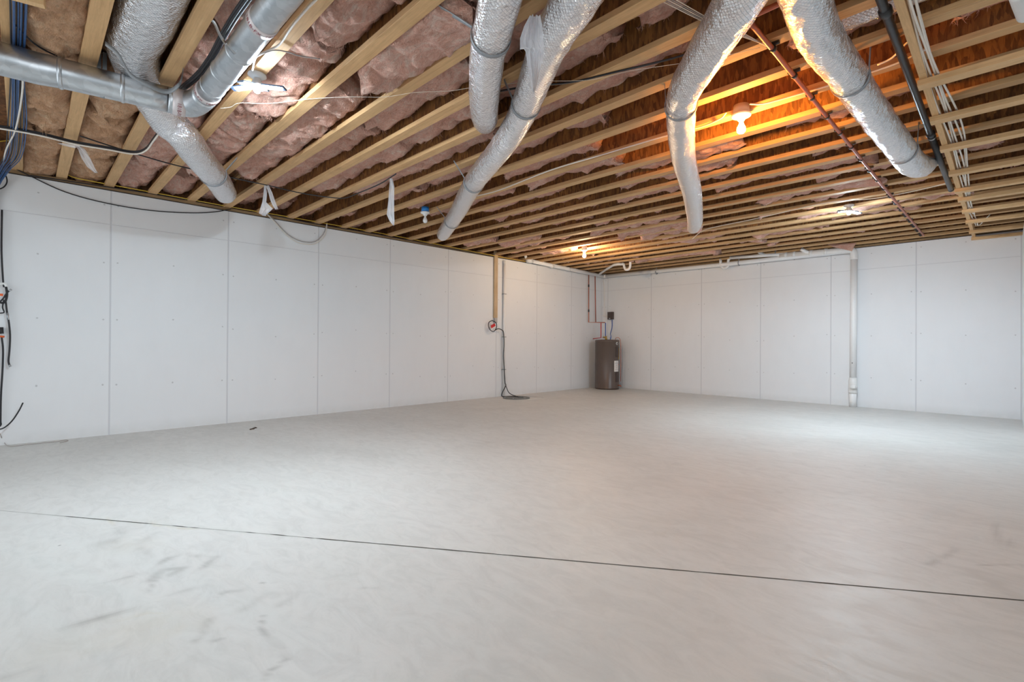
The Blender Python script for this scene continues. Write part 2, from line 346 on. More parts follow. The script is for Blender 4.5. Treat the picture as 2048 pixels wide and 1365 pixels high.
# ------------------------------------------------------------------ joists
JY=[.279+.4064*n for n in range(0,26)]; JY=[-.065]+JY; JY[-1]=10.435
JOISTS=[]
def joist(Y,i):
    k=len(JY)-i; x0=WX-.13
    lab='%s wooden I-joist out from the back wall'%ORD[k]
    if k==1: lab='wooden I-joist running right along the top of the back wall'
    if k==len(JY): lab='nearest wooden I-joist, above the bundle of blue cables'
    if k==len(JY)-1: lab+=', beside the big foil duct'
    if k==len(JY)-3: lab+=', carrying the bright white LED lamp'
    if k==17: lab+=', carrying the lit warm ceiling bulb'
    r=empty('floor_joist',(x0,Y,JZ),lab,'joist','wooden I-joists of the open ceiling')
    MB().box((x0,Y-.0445,JZ),(X1,Y+.0445,JZ+.038)).build('bottom_flange',M['joist'],r,bevel=.002)
    MB().box((x0,Y-.0445,JZ+.264),(X1,Y+.0445,JZ+.301)).build('top_flange',M['joist'],r)
    MB().box((x0,Y-.006,JZ+.038),(X1,Y+.006,JZ+.264)).build('web',M['web'],r)
    JOISTS.append(r); return r
for i,Y in enumerate(JY): joist(Y,i)
# ------------------------------------------------------------------ insulation batts
random.seed(7)
def batt(x0,x1,ya,yb,zb,seed,mat,label,bulge=.03,rag=.06,step=.03):
    """a soft roll laid between two joists: bulging underside, torn ends"""
    nu=max(6,int((x1-x0)/step)); nvv=17; vs=[];fs=[]; ym=(ya+yb)/2; hw=(yb-ya)/2
    sec=nvv+4
    def f(x,y,s,o): return noise.noise(Vector((x*s,y*s,seed*3.7+o)))
    for i in range(nu+1):
        t=i/nu; x=x0+(x1-x0)*t; e=min(t,1-t)*(x1-x0)          # distance from the nearer end
        sgn=-1 if t<.5 else 1
        shrink=min(1,.55+e/.12*.45) if e<.12 else 1
        droop=-.035*math.exp(-(e/.10)**2)*(1+f(x,0,3,9))
        for j in range(sec):
            if j<nvv: v=-1+2*j/(nvv-1); top=0
            else: k=j-nvv; v=[1,.6,-.6,-1][k]; top=1
            y=ym+v*hw*(shrink if not top else 1)
            if top: z=JZ+.27
            else:
                z=zb-bulge*(1-v*v)+.045*f(x,y,1.7,0)+.034*f(x,y,4.5,1)-.040*abs(f(x,y*1.3,8,2))+.022*f(x,y,17,3)+.010*f(x,y,34,8)+droop+(.05*(abs(v)**6))
                crease=abs(f(x,y*.4,2.3,5)); z+=.03*math.exp(-(crease/.06)**2)
                y+=.010*f(x,z,9,4)
                if abs(y-ym)>hw-.03 and z<JZ+.040: z=max(z,JZ+.040)
            tail=math.exp(-(e/.07)**2); dx=sgn*rag*tail*(f(0,y,9,6)+.8*f(0,y,24,7)+.5*f(0,y,50,8))
            vs.append((x+dx,y,z))
    for i in range(nu):
        for j in range(sec): fs.append((i*sec+j,i*sec+(j+1)%sec,(i+1)*sec+(j+1)%sec,(i+1)*sec+j))
    fs.append(tuple(range(sec-1,-1,-1))); fs.append(tuple(nu*sec+j for j in range(sec)))
    mb=MB(); mb.add([Vector(v) for v in vs],fs); o=mb.build('insulation_batt',mat)
    c=Vector((ym and (x0+x1)/2,ym,JZ)); o.data.transform(Matrix.Translation(-c)); o.location=c
    RR=random.Random(seed); mb=MB(); nf=int(150*(x1-x0)) if ym<4 else int(60*(x1-x0)); lv=[Vector(v) for v in vs]
    for q in range(nf):
        e=RR.random()<.4; i=(RR.choice([0,1,2,nu-2,nu-1,nu]) if e else RR.randint(0,nu)); j=RR.randint(1,nvv-2); p=lv[i*sec+j]
        ln=RR.uniform(.02,.055); d=Vector((RR.uniform(-1,1),RR.uniform(-1,1),RR.uniform(-.9,-.1))).normalized()*ln; sd=Vector((RR.uniform(-1,1),RR.uniform(-1,1),0)).normalized()*.0016
        m1=p+d*.5+Vector((0,0,-.004)); mb.add([p-sd+Vector((0,0,.004)),p+sd+Vector((0,0,.004)),m1+sd*.7,m1-sd*.7,p+d+Vector((RR.uniform(-.01,.01),RR.uniform(-.01,.01),0))],[(0,1,2,3),(3,2,4)])
    lf=mb.build('loose_fibers',mat,o); lf['kind']='stuff'
    return tag(o,label,'insulation','pink fiberglass batts between the joists')
nb_=len(JY)-1
def side(x0,x1):
    c=(x0+x1)/2
    return 'against the left wall' if x0<WX+.1 else None
def bay_plan(b):
    """(x0,x1,height of underside above the flange bottoms) for bay b, counted away from the camera"""
    R=random.Random(100+b); Yc=(JY[b]+JY[b+1])/2
    if b==0: return [(-7.44,-5.75,.05),(-5.7,-4.45,.02),(-4.42,-3.0,.03),(-2.95,-1.7,.04)]
    if b==1: return [(-7.44,-6.4,.07),(-6.35,-5.1,.05),(-5.05,-4.6,.06),(-2.7,-1.2,.1)]
    if b==2: return [(-7.44,-6.3,.09),(-6.2,-4.6,.05),(-4.55,-3.3,.075),(-3.25,-1.6,.05)]
    if b==3: return [(-7.44,-6.6,.11),(-6.1,-4.2,.045),(-4.15,-2.95,.05),(-2.9,-1.2,.045),(-1.1,.5,.06)]
    if b==4: return [(-7.44,-6.9,.13),(-5.9,-3.4,.05),(-3.1,-2.05,-.005),(-2.0,-.9,.06)]
    if b==5: return [(-7.44,-6.7,.12),(-6.2,-3.9,.075),(-3.85,-2.5,.055),(-2.45,-.2,.08)]
    if b==6: return [(-7.44,-6.9,.12),(-5.9,-4.0,.07),(-3.95,-1.7,.085),(-1.5,.3,.10)]
    if b==7: return [(-7.44,-6.9,.12),(-5.65,-3.2,.075),(-3.1,-1.4,.095)]
    if b==8: return [(-7.44,-6.7,.11),(-5.5,-4.9,.06),(-4.7,-2.3,.075),(-.9,.6,.06)]
    if b in (9,10): return [(-7.44,-6.8,.12),(-5.9,-4.2,.07),(-3.9,-2.7,.055)] + ([(-.2,1.,.08)] if b==9 else [])
    if b<=13: 
        s=R.uniform(-5.6,-5.0); return [(-7.3,-6.5,.10),(s,s+R.uniform(1.2,1.8),.06),(s+2.1,s+3.4,.035),(-1.3,-.3,.07)][: 4 if b%2 else 3]
    out=[]; x=-7.2+R.uniform(0,.8)
    while x<-.6:
        if b>=24: break
        ln=R.uniform(.6,1.9); out.append((x,min(x+ln,.8),R.choice([-.01,.01,.03,.05,.06]))); x+=ln+R.uniform(.4,1.9)
    return out
HALF=.196
for b in range(nb_):
    ya,yb=JY[b],JY[b+1]; plan=bay_plan(b); k=nb_-b
    for q,(x0,x1,h) in enumerate(plan):
        near=b<7
        lab='%s insulation, %s from the left wall, %s joist bay from the back wall'%('amber' if b<2 else 'pink',ORD[q+1],ORD[k])
        hw=(yb-ya)/2-.010
        batt(x0,x1,(ya+yb)/2-hw,(ya+yb)/2+hw,JZ+h+(.02 if b<3 else .035 if b<5 else .052),b*10+q,M['amber'] if b<2 else M['pink'],lab,bulge=.03 if b>4 else .045,rag=.07,step=.02 if near else .04)
# ------------------------------------------------------------------ beam, furring boards
r=empty('ceiling_beam',(-.38,6,2.786),'long tan two-by-four on edge under the joists beside the white cables','beam')
ends=[-1.2,3.95,8.1,BY-.03]; xb=-.402
for a,b in zip(ends[:-1],ends[1:]): MB().box((xb,a,2.786),(xb+.038,b-.002,JZ-.001)).build('beam_length',M['lumber_y'],r,bevel=.002)
BD=[4.08,4.79,5.54,6.39,7.155,7.615,8.31,9.04,9.87]
for i,Y in enumerate(BD+[BY-.05]):
    k=len(BD)+1-i
    lab='%s tan furring board from the back wall, nailed flat under the beam'%ORD[k]
    if k==1: lab='tan furring board under the beam, tight against the top of the back wall'
    o=MB().box((xb-.012,Y-.045,2.748),(X1,Y+.045,2.7855)).build('furring_board',M['lumber_x'],bevel=.002); tag(o,lab,'board','furring boards under the beam')
# ------------------------------------------------------------------ ducts
def duct(name,pts,rs,label,cat='duct',mat='foil',n=48,wob=.05,seed=0,group=None,smooth=14):
    r=empty(name,tuple(pts[0]),label,cat,group)
    MB().tube(pts,rs,n=n,smooth=smooth,wob=wob,seed=seed).build('foil_jacket',M[mat],r); return r
FG='foil-wrapped flexible ducts under the joists'
dB=[Z(1012,-60,2.78),Z(1000,0,2.76),Z(975,110,2.75),Z(968,205,2.76),Z(969,232,2.80),Z(970,243,2.92),Z(970,243,3.05)]
duct('flexible_duct',dB,[.108,.105,.102,.102,.10,.095,.085],'short silver foil duct hanging straight down at top centre, ending in the joists',seed=1,group=FG)
dC=[Z(1185,-70,2.74),Z(1150,0,2.73),Z(1093,100,2.73),Z(1045,225,2.72),Z(1005,292,2.70),Z(948,365,2.70),Z(915,425,2.72),Z(888,466,2.76),Z(886,470,2.9)]
duct('flexible_duct',dC,[.115,.112,.105,.096,.098,.10,.10,.098,.09],'longest silver foil duct, snaking from top centre to the unlit blue-box bulb',seed=2,group=FG)
dD=[Z(1505,-60,2.76),Z(1478,0,2.74),Z(1408,115,2.73),Z(1366,190,2.72),Z(1362,250,2.72),Z(1368,320,2.71),Z(1384,385,2.72),Z(1390,440,2.74),Z(1387,455,2.83),Z(1386,450,3.0)]
duct('flexible_duct',dD,[.12,.118,.11,.100,.100,.10,.098,.096,.092,.085],'silver foil duct left of the lit warm bulb, curving to a hooked end',seed=3,group=FG)
dE=[Z(1598,-60,2.75),Z(1612,0,2.74),Z(1640,75,2.73),Z(1690,145,2.73),Z(1748,228,2.72),Z(1795,290,2.70),Z(1824,326,2.70),Z(1843,332,2.78),Z(1851,321,2.89),Z(1852,314,3.03)]
duct('flexible_duct',dE,[.105,.105,.103,.098,.098,.10,.104,.104,.095,.085],'wrinkled silver foil duct between the copper pipe and the black pipe',seed=4,group=FG,wob=.06)
dA=[Vector((-1.6,.50,3.0)),Vector((-2.6,.49,3.0)),Vector((-3.5,.49,2.99)),Vector((-4.05,.50,2.975)),Z(330,232,2.84),Z(365,270,2.77),Z(400,318,2.72),Z(432,356,2.70),Z(449,384,2.74),Z(450,388,2.86)]
duct('flexible_duct',dA,[.152,.152,.15,.145,.13,.122,.118,.115,.112,.105],'big silver foil duct at top left, passing behind the round metal duct',seed=5,group=FG)
# hanger straps
def strap(name,pts,k,r,label,tails=((0,0),(0,0)),w_=.028):
    p=Vector(pts[k]); t=(Vector(pts[k+1])-Vector(pts[k-1])); t.z=0; t.normalize(); s=t.cross(Vector((0,0,1)))
    vs=[];prof=[]
    topz=JZ+.02
    prof.append(p+s*(r+tails[0][0])+Vector((0,0,topz-p.z))+t*tails[0][1])
    for a in range(-20,201,11):
        q=math.radians(a); prof.append(p+s*math.cos(q)*r-Vector((0,0,1))*math.sin(q)*r)
    prof.append(p-s*(r+tails[1][0])+Vector((0,0,topz-p.z))+t*tails[1][1])
    fs=[]
    for i,q in enumerate(prof):
        c=Vector((p.x,p.y,q.z if i in (0,len(prof)-1) else p.z)); nrm=(q-c).normalized()*.003
        for off in (t*w_/2,-t*w_/2): vs+= [q+off, q+off+nrm]
    for i in range(len(prof)-1):
        a=4*i;b=4*i+4; fs+=[(a,b,b+2,a+2),(a+1,a+3,b+3,b+1),(a,a+1,b+1,b),(a+2,b+2,b+3,a+3)]
    mb=MB(); mb.add(vs,fs); o=mb.build(name,M['strap']); return tag(o,label,'strap','grey duct hanger straps')
def mid(path,x,y): 
    P,_=catmull([Vector(p) for p in path],[1]*len(path),12)
    def pr(p): d=p-Vector((0,0,EYE)); return (1024+F*d.dot(rt)/d.dot(fw),682.5-F*d.dot(up)/d.dot(fw))
    best=min(range(1,len(P)-1),key=lambda i:(pr(P[i])[0]-x)**2+(pr(P[i])[1]-y)**2); return P,best
for path,x,y,r_,lab,tl in [
 (dB,985,70,.108,'grey strap around the short foil duct at top centre',((.02,0),(.18,.02))),
 (dC,1058,215,.101,'grey strap around the longest foil duct, at its upper bend',((.01,.0),(.06,.0))),
 (dC,945,362,.104,'grey strap around the longest foil duct, halfway down',((.01,0),(.10,0))),
 (dC,905,440,.104,'grey strap around the longest foil duct, nearest the left wall',((.01,0),(.10,0))),
 (dD,1363,210,.105,'grey strap around the foil duct left of the lit warm bulb',((.0,0),(.0,0))),
 (dE,1700,155,.103,'grey strap around the upper part of the wrinkled foil duct',((.0,0),(.0,0))),
 (dE,1808,300,.106,'grey strap around the lower part of the wrinkled foil duct',((.0,0),(.02,0))),
 (dA,430,345,.121,'grey strap around the low end of the big top-left foil duct',((.10,0),(.02,0)))]:
    P,k=mid(path,x,y); strap('hanger_strap',P,k,r_,lab,tl)
# strap hanging loosely under the big top-left duct
cs=[Z(212,88,2.86),Z(238,110,2.80),Z(262,150,2.70),Z(300,172,2.66),Z(335,184,2.66),Z(360,168,2.70),Z(367,140,2.86)]
mb=MB(); P,_=catmull(cs,[1]*len(cs),6); vs=[];fs=[]
for i,p in enumerate(P):
    vs+=[p+Vector((0,0,.014))+Vector((.004,-.004,0)),p-Vector((0,0,.014))+Vector((.004,-.004,0)),p-Vector((0,0,.014)),p+Vector((0,0,.014))]
    if i: a=4*i-4;b=4*i; fs+=[(a,b,b+1,a+1),(a+1,b+1,b+2,a+2),(a+2,b+2,b+3,a+3),(a+3,b+3,b,a)]
mb.add(vs,fs); tag(mb.build('hanger_strap',M['strap']),'loose grey strap looped under the big top-left foil duct','strap','grey duct hanger straps')
# metal duct along the left + elbow + along the joists
mr=.083; a0=Vector((-4.22,-1.4,2.755)); 
pA=[a0,Z(0,117,2.755),Z(120,146,2.755),Z(240,176,2.755),Z(335,199,2.755)]
duc=empty('metal_duct',tuple(pA[1]),'smooth round galvanised steel duct with an elbow, at top left','duct')
MB().tube(pA,[.098,.095,.09,.085,.083],n=32,smooth=3).build('duct_run',M['galv'],duc)
for (x,y) in [(122,146.5),(246,177.5)]:
    p=Z(x,y,2.755); d=(pA[3]-pA[1]).normalized()
    mr_=.091 if x<200 else .085
    MB().tube([p-d*.012,p-d*.006,p,p+d*.006,p+d*.012],[mr_+.001,mr_+.004,mr_+.006,mr_+.004,mr_+.001],n=32,smooth=0).build('seam_ring',M['galv'],duc)
pe=[Z(335,199,2.755),Z(362,206,2.755),Z(383,208,2.757),Z(399,201,2.76),Z(412,190,2.762)]
MB().tube(pe,[mr+.002,mr+.003,mr+.003,.08,.076],n=32,smooth=3).build('elbow',M['galv'],duc)
q0=Z(412,190,2.762); q1=Z(566,-8,2.762); q2=q1+(q1-q0).normalized()*1.2
MB().tube([q0,q0.lerp(q1,.4),q1,q2],.073,n=32,smooth=3).build('duct_run',M['galv'],duc)
dd=(q1-q0).normalized()
for t_ in (.12,.30,.52,.80):
    p=q0.lerp(q1,t_); MB().tube([p-dd*.006,p-dd*.003,p,p+dd*.003,p+dd*.006],[.074,.076,.077,.076,.074],n=32,smooth=0).build('seam_ring',M['galv'],duc)
def tape(p,d,r_,w_,text=None,phase=0,size=.032):
    s=MB().tube([p-d*w_/2,p,p+d*w_/2],r_,n=32,smooth=0,wob=.012,seed=p.x).build('foil_tape',M['tape'],duc)
    if text:
        cu=bpy.data.curves.new('t','FONT'); cu.body=text; cu.size=size; cu.align_x='CENTER'; cu.align_y='CENTER'
        tmp=bpy.data.objects.new('t',cu); COL.objects.link(tmp); bpy.context.view_layer.update()
        me=bpy.data.meshes.new_from_object(tmp.evaluated_get(bpy.context.evaluated_depsgraph_get())); bpy.data.objects.remove(tmp)
        n0=Vector((0,0,-1)); n0=(n0-d*n0.dot(d)).normalized(); b0=d.cross(n0)
        for v in me.vertices:      # lettering runs round the pipe
            a=v.co.x/r_+phase; v.co=p+d*v.co.y+(n0*math.cos(a)+b0*math.sin(a))*(r_*1.014+.0006)-wloc(duc)
        me.materials.clear(); me.materials.append(M['tapetext']); o=link('tape_lettering',me,duc); o['label']='dark red lettering on the foil tape'
d1=(pe[0]-pA[1]).normalized()
tape(Z(358,205,2.755),d1,mr+.007,.075,'181B-FX  181B-FX',.2)
tape(q0+dd*.05,dd,.0775,.05,'181B-FX  181B-FX',-.3)
tape(q0.lerp(q1,.80),dd,.0765,.055,'181B-FX  181B-FX',0)
# its perforated strap and two holding bands
p=Z(205,168,2.755); mb=MB()
mb.tube([p-d1*.012,p+d1*.012],mr+.004,n=32,smooth=0); 
for sx in (-.012,.012): mb.box((-.0015,-.011,0),(.0015,.011,.17),None,p+d1*sx*1.2+Vector((-.05,0,.06)))
tag(mb.build('hanger_strap',M['strap']),'perforated dark strap holding the round metal duct at top left','strap','grey duct hanger straps')
P2=[Z(415,38,2.88),Z(428,44,2.87),Z(440,70,2.80),Z(455,92,2.72),Z(470,108,2.665)]
def ribbon(P,wv,th=.002):
    mb=MB(); vs=[];fs=[]; P,_=catmull(P,[1]*len(P),6)
    for i,p in enumerate(P):
        vs+=[p+wv,p-wv,p-wv+Vector((0,0,-th)),p+wv+Vector((0,0,-th))]
        if i: a=4*i-4;b=4*i; fs+=[(a,b,b+1,a+1),(a+1,b+1,b+2,a+2),(a+2,b+2,b+3,a+3),(a+3,b+3,b,a)]
    return mb.add(vs,fs)
tag(ribbon(P2,Vector((.010,.003,0))).build('hanger_strap',M['galv']),'shiny perforated strap across the sloping metal duct near the LED lamp','strap','grey duct hanger straps')
# ------------------------------------------------------------------ lamps
def led_lamp(c,label,rot=0,lm='led'):
    r=empty('led_lamp',tuple(c),label,'lamp','white LED lamps')
    MB().lathe([(.0,.0),(.055,0),(.058,-.012),(.03,-.03),(.02,-.03)],c+Vector((0,0,JZ-c.z)),24).build('socket',M['white'],r)
    MB().lathe([(.0,.075),(.016,.07),(.020,.05),(.026,.03),(.034,.012),(.036,0),(.030,-.018),(.0,-.022)],c,20).build('lamp_body',M['white'],r)
    MB().lathe([(.0,-.012),(.018,-.020),(.021,-.032),(.017,-.044),(.008,-.050),(0,-.051)],c,20).build('lit_centre',M[lm],r)
    for k,(az,tilt,x1) in enumerate([(45+rot,6,.19),(140+rot,-14,.14),(225+rot,8,.17),(300+rot,18,.15)]):
        R=Matrix.Rotation(math.radians(az),3,'Z')@Matrix.Rotation(math.radians(tilt),3,'Y')
        x0=.04; hy=.027
        o=MB().box((x0,-hy,-.006),(x1,hy,.006),R,c).build('panel',M['darkp'],r,bevel=.004)
        MB().box((x0+.006,-hy+.005,-.0085),(x1-.028,hy-.005,-.006),R,c).build('lit_diffuser',M[lm],o)
    return r
led_lamp(Vector((-3.53,1.09,2.80)),'bright white LED panel lamp beside the sloping metal duct',rot=0)
led_lamp(Vector((-1.43,7.42,2.80)),'bright white LED panel lamp near the back wall',rot=15,lm='led2')
def bulb(c,label,lit,boxm,R_=.055,wm='warm'):
    r=empty('ceiling_bulb',tuple(c),label,'lamp','bare ceiling bulbs')
    t=JZ+.0; 
    MB().lathe([(R_*.82,t+.03-c.z),(R_*.86,t-.035-c.z),(R_*.2,t-.036-c.z)],c,28).build('electrical_box',boxm,r)
    MB().lathe([(R_*.9,t-.035-c.z),(R_*1.05,t-.040-c.z),(R_*1.0,t-.052-c.z),(R_*.5,t-.066-c.z),(.022,t-.085-c.z)],c,32).build('lampholder',M['white'],r)
    b=c+Vector((0,0,t-.085-c.z)); prof=[(.013,0),(.014,-.02),(.020,-.034),(.028,-.050),(.031,-.066),(.028,-.082),(.018,-.094),(.0,-.099)]
    MB().lathe(prof,b,24).build('bulb_glass',M[wm] if lit else M['glass_off'],r); return r
bulb(Vector((-1.43,3.85,2.76)),'lit warm bulb in a white holder, on the ceiling right of the hooked foil duct',1,M['greybox'],.068)
bulb(Vector((-5.56,7.39,2.78)),'lit warm bulb on the ceiling in the far corner above the drain pipe',1,M['white'],.055,'warm2')
bulb(Vector((-5.50,3.80,2.80)),'unlit white bulb under a bright blue box near the left wall',0,M['bluebox'],.06)
# ------------------------------------------------------------------ cables
def cable(pts,r_,mat,label,name='cable',cat='cable',n=7,smooth=5,group=None):
    o=MB().tube(pts,r_,n=n,smooth=smooth).build(name,M[mat]); return tag(o,label,cat,group)
def cz(l,z): return [Z(x,y,z if not hasattr(z,'__len__') else z[i]) for i,(x,y) in enumerate(l)]
def cl(l,d=.015): return [L(x,y,d) for x,y in l]
def cb(l,d=.015): return [B(x,y,d) for x,y in l]
# blue bundle under the nearest joist
for k in range(9):
    random.seed(k); o=(k-4)*.0075; h=.006*(k%3)
    pts=[Vector((-1.5,-.035+o,JZ-.012-h)),Vector((-2.6,-.035+o*1.1,JZ-.010-h)),Vector((-3.7,-.035+o+.004*(k%2),JZ-.012-h)),Vector((-4.6,-.045+o,JZ-.014-h)),Vector((-5.6,-.055+o*1.6+.008*math.sin(k),JZ-.02-h)),Vector((-6.6,-.085+o*1.8,JZ-.03-h)),Vector((-7.1,-.16+o*1.2,JZ-.07-h)),Vector((-7.275+.01*(k%3),-.225+o*.6,2.6)),Vector((-7.285+.008*(k%3),-.235+o*.4,2.2)),Vector((-7.285,-.24+o*.3,1.6))]
    mt='wire_b' if k%3 else 'wire_k'
    cable(pts,.0045,mt,'%s cable, %s from the left in the bundle under the nearest joist'%('blue' if k%3 else 'black',ORD[k+1]),group='blue cables of the bundle' if k%3 else 'black cables of the bundle',smooth=4)
cable(cz([(30,95),(45,150),(42,205),(30,262),(12,300),(6,330)],2.84),.006,'wire_w','white cable dangling beside the blue cable bundle at far left')
for k in range(3):
    cable([p+Vector((0,.0,-.012*k)) for p in cz([(-30,247),(40,258),(90,268),(150,283),(215,294),(268,303),(292,296),(306,278),(318,262),(330,250)],[2.85,2.85,2.84,2.83,2.82,2.82,2.83,2.85,2.87,2.89])],.007,('wire_k','wire_k','wire_w')[k],('upper black cable','lower black cable','white cable')[k]+' in the trio sagging below the joists at left',smooth=6)
cable(cz([(160,272),(230,295),(330,325),(400,342),(470,357),(540,372),(600,386),(660,395),(690,396),(720,385),(760,368),(792,348)],[2.85]*5+[2.84,2.83,2.82,2.82,2.83,2.86,2.87]),.006,'wire_k','single black cable crossing the joists above the left wall to mid room')
cable(cz([(30,50),(80,95),(160,132)],2.86),.005,'wire_k','short black cable in front of the amber batts above the metal duct')
for k in range(4):
    cable([p+Vector((.0,.010*(k%2)+.004*k,-.009*(k//2))) for p in cz([(500,-20),(468,25),(440,72),(420,110),(395,145),(367,170),(352,182)],[2.89,2.88,2.87,2.87,2.86,2.87,2.9])],.0085,'wire_k','black cable, %s from the left in the bundle beside the sloping metal duct'%ORD[k+1],group='black cables in the thick bundle',smooth=5)
cable(cz([(640,-8),(612,20),(585,52),(560,88),(535,102),(512,114),(505,140)],[2.87,2.86,2.855,2.86,2.85,2.83,2.84]),.0065,'wire_w','white cable coming down a joist to the LED lamp at left')
cable(cz([(512,114),(545,101),(575,104),(600,112),(640,118)],[2.83,2.85,2.86,2.86,2.87]),.004,'wire_g','thin grey chain-like cord trailing right from the LED lamp at left')
cable(cl([(22,333),(60,352),(130,384),(210,406),(300,421),(380,426),(430,424),(462,418)]),.006,'wire_k','long dark cable sagging across the top of the left wall')
cable(cl([(-10,284),(30,281),(75,286),(122,300),(126,322),(124,338),(140,352),(180,362),(300,384),(450,412),(600,438),(800,474),(1000,514),(1150,541)],.035),.0055,'wire_y','yellow cable running along the top of the left wall')
cable(cl([(60,351),(200,372),(330,392),(520,425),(620,446),(760,470),(900,497),(985,512)],.018),.006,'wire_k','black cable lying along the sill of the left wall')
cable(cl([(535,428),(548,440),(575,468),(600,482),(628,484),(645,470),(652,454),(653,446)],.02),.006,'wire_g','grey cable looping in a U below the top of the left wall, upper strand')
cable(cl([(533,428),(548,443),(573,470),(598,486),(628,488),(648,473),(653,458),(654,446)],.03),.0055,'wire_w','pale cable looping in a U below the top of the left wall, lower strand')
cable(cz([(440,217),(462,214),(480,206),(540,207),(620,198),(700,194),(770,194),(830,185),(900,182),(960,173),(1080,163),(1180,160),(1260,142),(1340,130),(1420,118),(1520,95)],[2.80,2.82,2.84,2.86]+[2.865]*12),.0014,'string','thin pale string crossing the joists from the metal duct to mid room',name='string',cat='string')
rm=[(955,392),(1000,380),(1100,341),(1200,311),(1290,284),(1340,270),(1400,255),(1440,238),(1452,226)]
cable(cz(rm,2.868),.0062,'wire_w','white cable stapled along a joist up to the lit warm ceiling bulb')
cable(cz([(1500,208),(1530,207),(1600,188),(1700,158),(1790,128),(1850,100)],2.868),.0062,'wire_w','white cable stapled along a joist right of the lit warm ceiling bulb')
cable(cz([(1385,478),(1405,462),(1440,452),(1500,440),(1570,424),(1625,411),(1680,402),(1740,398),(1800,388),(1860,375),(1902,364)],[2.84]+[2.865]*10),.006,'wire_w','white cable crossing behind the far LED lamp to the black pipe')
cable(cz([(960,190),(1060,172)],2.86)+cz([(1140,165),(1240,142),(1340,118),(1400,100)],2.87),.007,'wire_k','black cable stapled along a joist behind the longest foil duct')
for k in range(5):
    cable(cz([(1300+9*k,-10),(1400+6*k,40),(1470+5*k,68),(1538+1.5*k,92+2*k)],[2.90,2.885,2.87,2.85]),.0024,'wire_g' if k%2 else 'string','thin tan wire, %s from the left of those fanning from the copper pipe'%ORD[k+1],name='thin_wire',group='thin tan wires fanning from the copper pipe',smooth=4)
# white cables beside the beam
for k in range(5):
    pts=[]; y=.6
    while y<(9.9 if k%2 else 8.9):
        g=.5+.5*math.sin(y*1.35+.6)
        pts.append(Vector((-.352+.014*k*(.55+1.1*g)+.010*math.sin(y*1.2)+.007*math.sin(y*2.6+k*1.9),y,2.796+.007*(k%2)+.010*abs(math.sin(y*1.3+k)))));  y+=.3
    if k==3: pts.append(Vector((-.18,9.1,2.84)))
    cable(pts,.0062,'wire_w','white cable, %s from the ceiling beam in the loose row beside it'%ORD[k+1],group='white cables beside the ceiling beam',smooth=4)
cable(cz([(1755,130),(1785,115),(1815,85),(1850,62)],2.87),.006,'wire_w','short pale cable crossing behind the black pipe near the top right')
# far left electrical odds at the near end of the left wall
cable(cl([(-6,335),(8,345),(14,362),(8,374),(-6,380)],.05),.006,'wire_k','small black loop of cable at the far left top of the wall')
cable(cl([(4,420),(3,500),(6,560),(8,575)],.05),.008,'wire_k','black cable dropping down the far left edge of the wall')
r=empty('cable_splice',tuple(L(8,575,.04)),'tangle of black cable ends with a white connector at far left','cable')
MB().tube(cl([(0,568),(9,568),(12,572),(13,580)],.05),.013,n=8,smooth=3).build('white_connector',M['white'],r)
MB().tube(cl([(12,574),(14,590),(10,604),(2,606),(-4,600)],.06),.010,n=8,smooth=4).build('cable_loop',M['wire_k'],r)
MB().tube(cl([(-3,606),(6,598),(14,586),(20,581)],.07),.007,n=8,smooth=4).build('cable_end',M['wire_k'],r)
MB().tube(cl([(18,582.5),(23,579)],.07),.009,n=8,smooth=0).build('metal_connector',M['galv'],r)
MB().tube(cl([(8,600),(5,615),(8,625),(-2,627)],.05),.006,n=8,smooth=4).build('cable_loop',M['wire_k'],r)
MB().box((-.01,-.015,-.012),(.01,.015,.012),None,L(2,590,.08)).build('orange_cap',M['orange'],r)
r=empty('hanging_cable',tuple(L(12,605,.05)),'short black cable hanging free on the far left of the wall, with a silver coupler','cable')
MB().tube(cl([(11,600),(14,625),(17,640),(20,670),(19,700),(17,722),(19,732)],.05),.008,n=8,smooth=5).build('cable_length',M['wire_k'],r)
MB().tube(cl([(14.5,626),(16.5,640)],.05),.0105,n=8,smooth=0).build('silver_coupler',M['galv'],r)
MB().tube(cl([(18.5,730),(21,734)],.05),.0105,n=8,smooth=0).build('silver_end',M['galv'],r)
r=empty('extension_lead',tuple(L(4,665,.04)),'black cord with an orange-collared plug, hanging down the far left of the wall','cord')
MB().tube(cl([(3,672),(6,700),(5,740),(2,790),(1,840),(1.5,850),(-4,856)],.04),.008,n=8,smooth=5).build('cord',M['wire_k'],r)
MB().tube(cl([(1,655),(2,668)],.04),.022,n=10,smooth=0).build('plug',M['wire_k'],r,)
MB().tube(cl([(-3,673),(9,674)],.05),.010,n=8,smooth=0).build('orange_collar',M['orange'],r)
cable([L(46,806,.10),L(38,822,.12),L(26,840,.14),L(14,852,.14),L(4,858,.12),L(-8,860,.08)],.0065,'wire_k','stiff black cable end curving up from the far left corner of the floor')
cable([L(0,868,.03)]+cz([(8,885),(20,893),(60,889),(110,884),(130,881),(136,882),(120,886)],[.03]+[.006]*6),.0035,'wire_g','thin grey wire lying on the floor at the foot of the left wall')
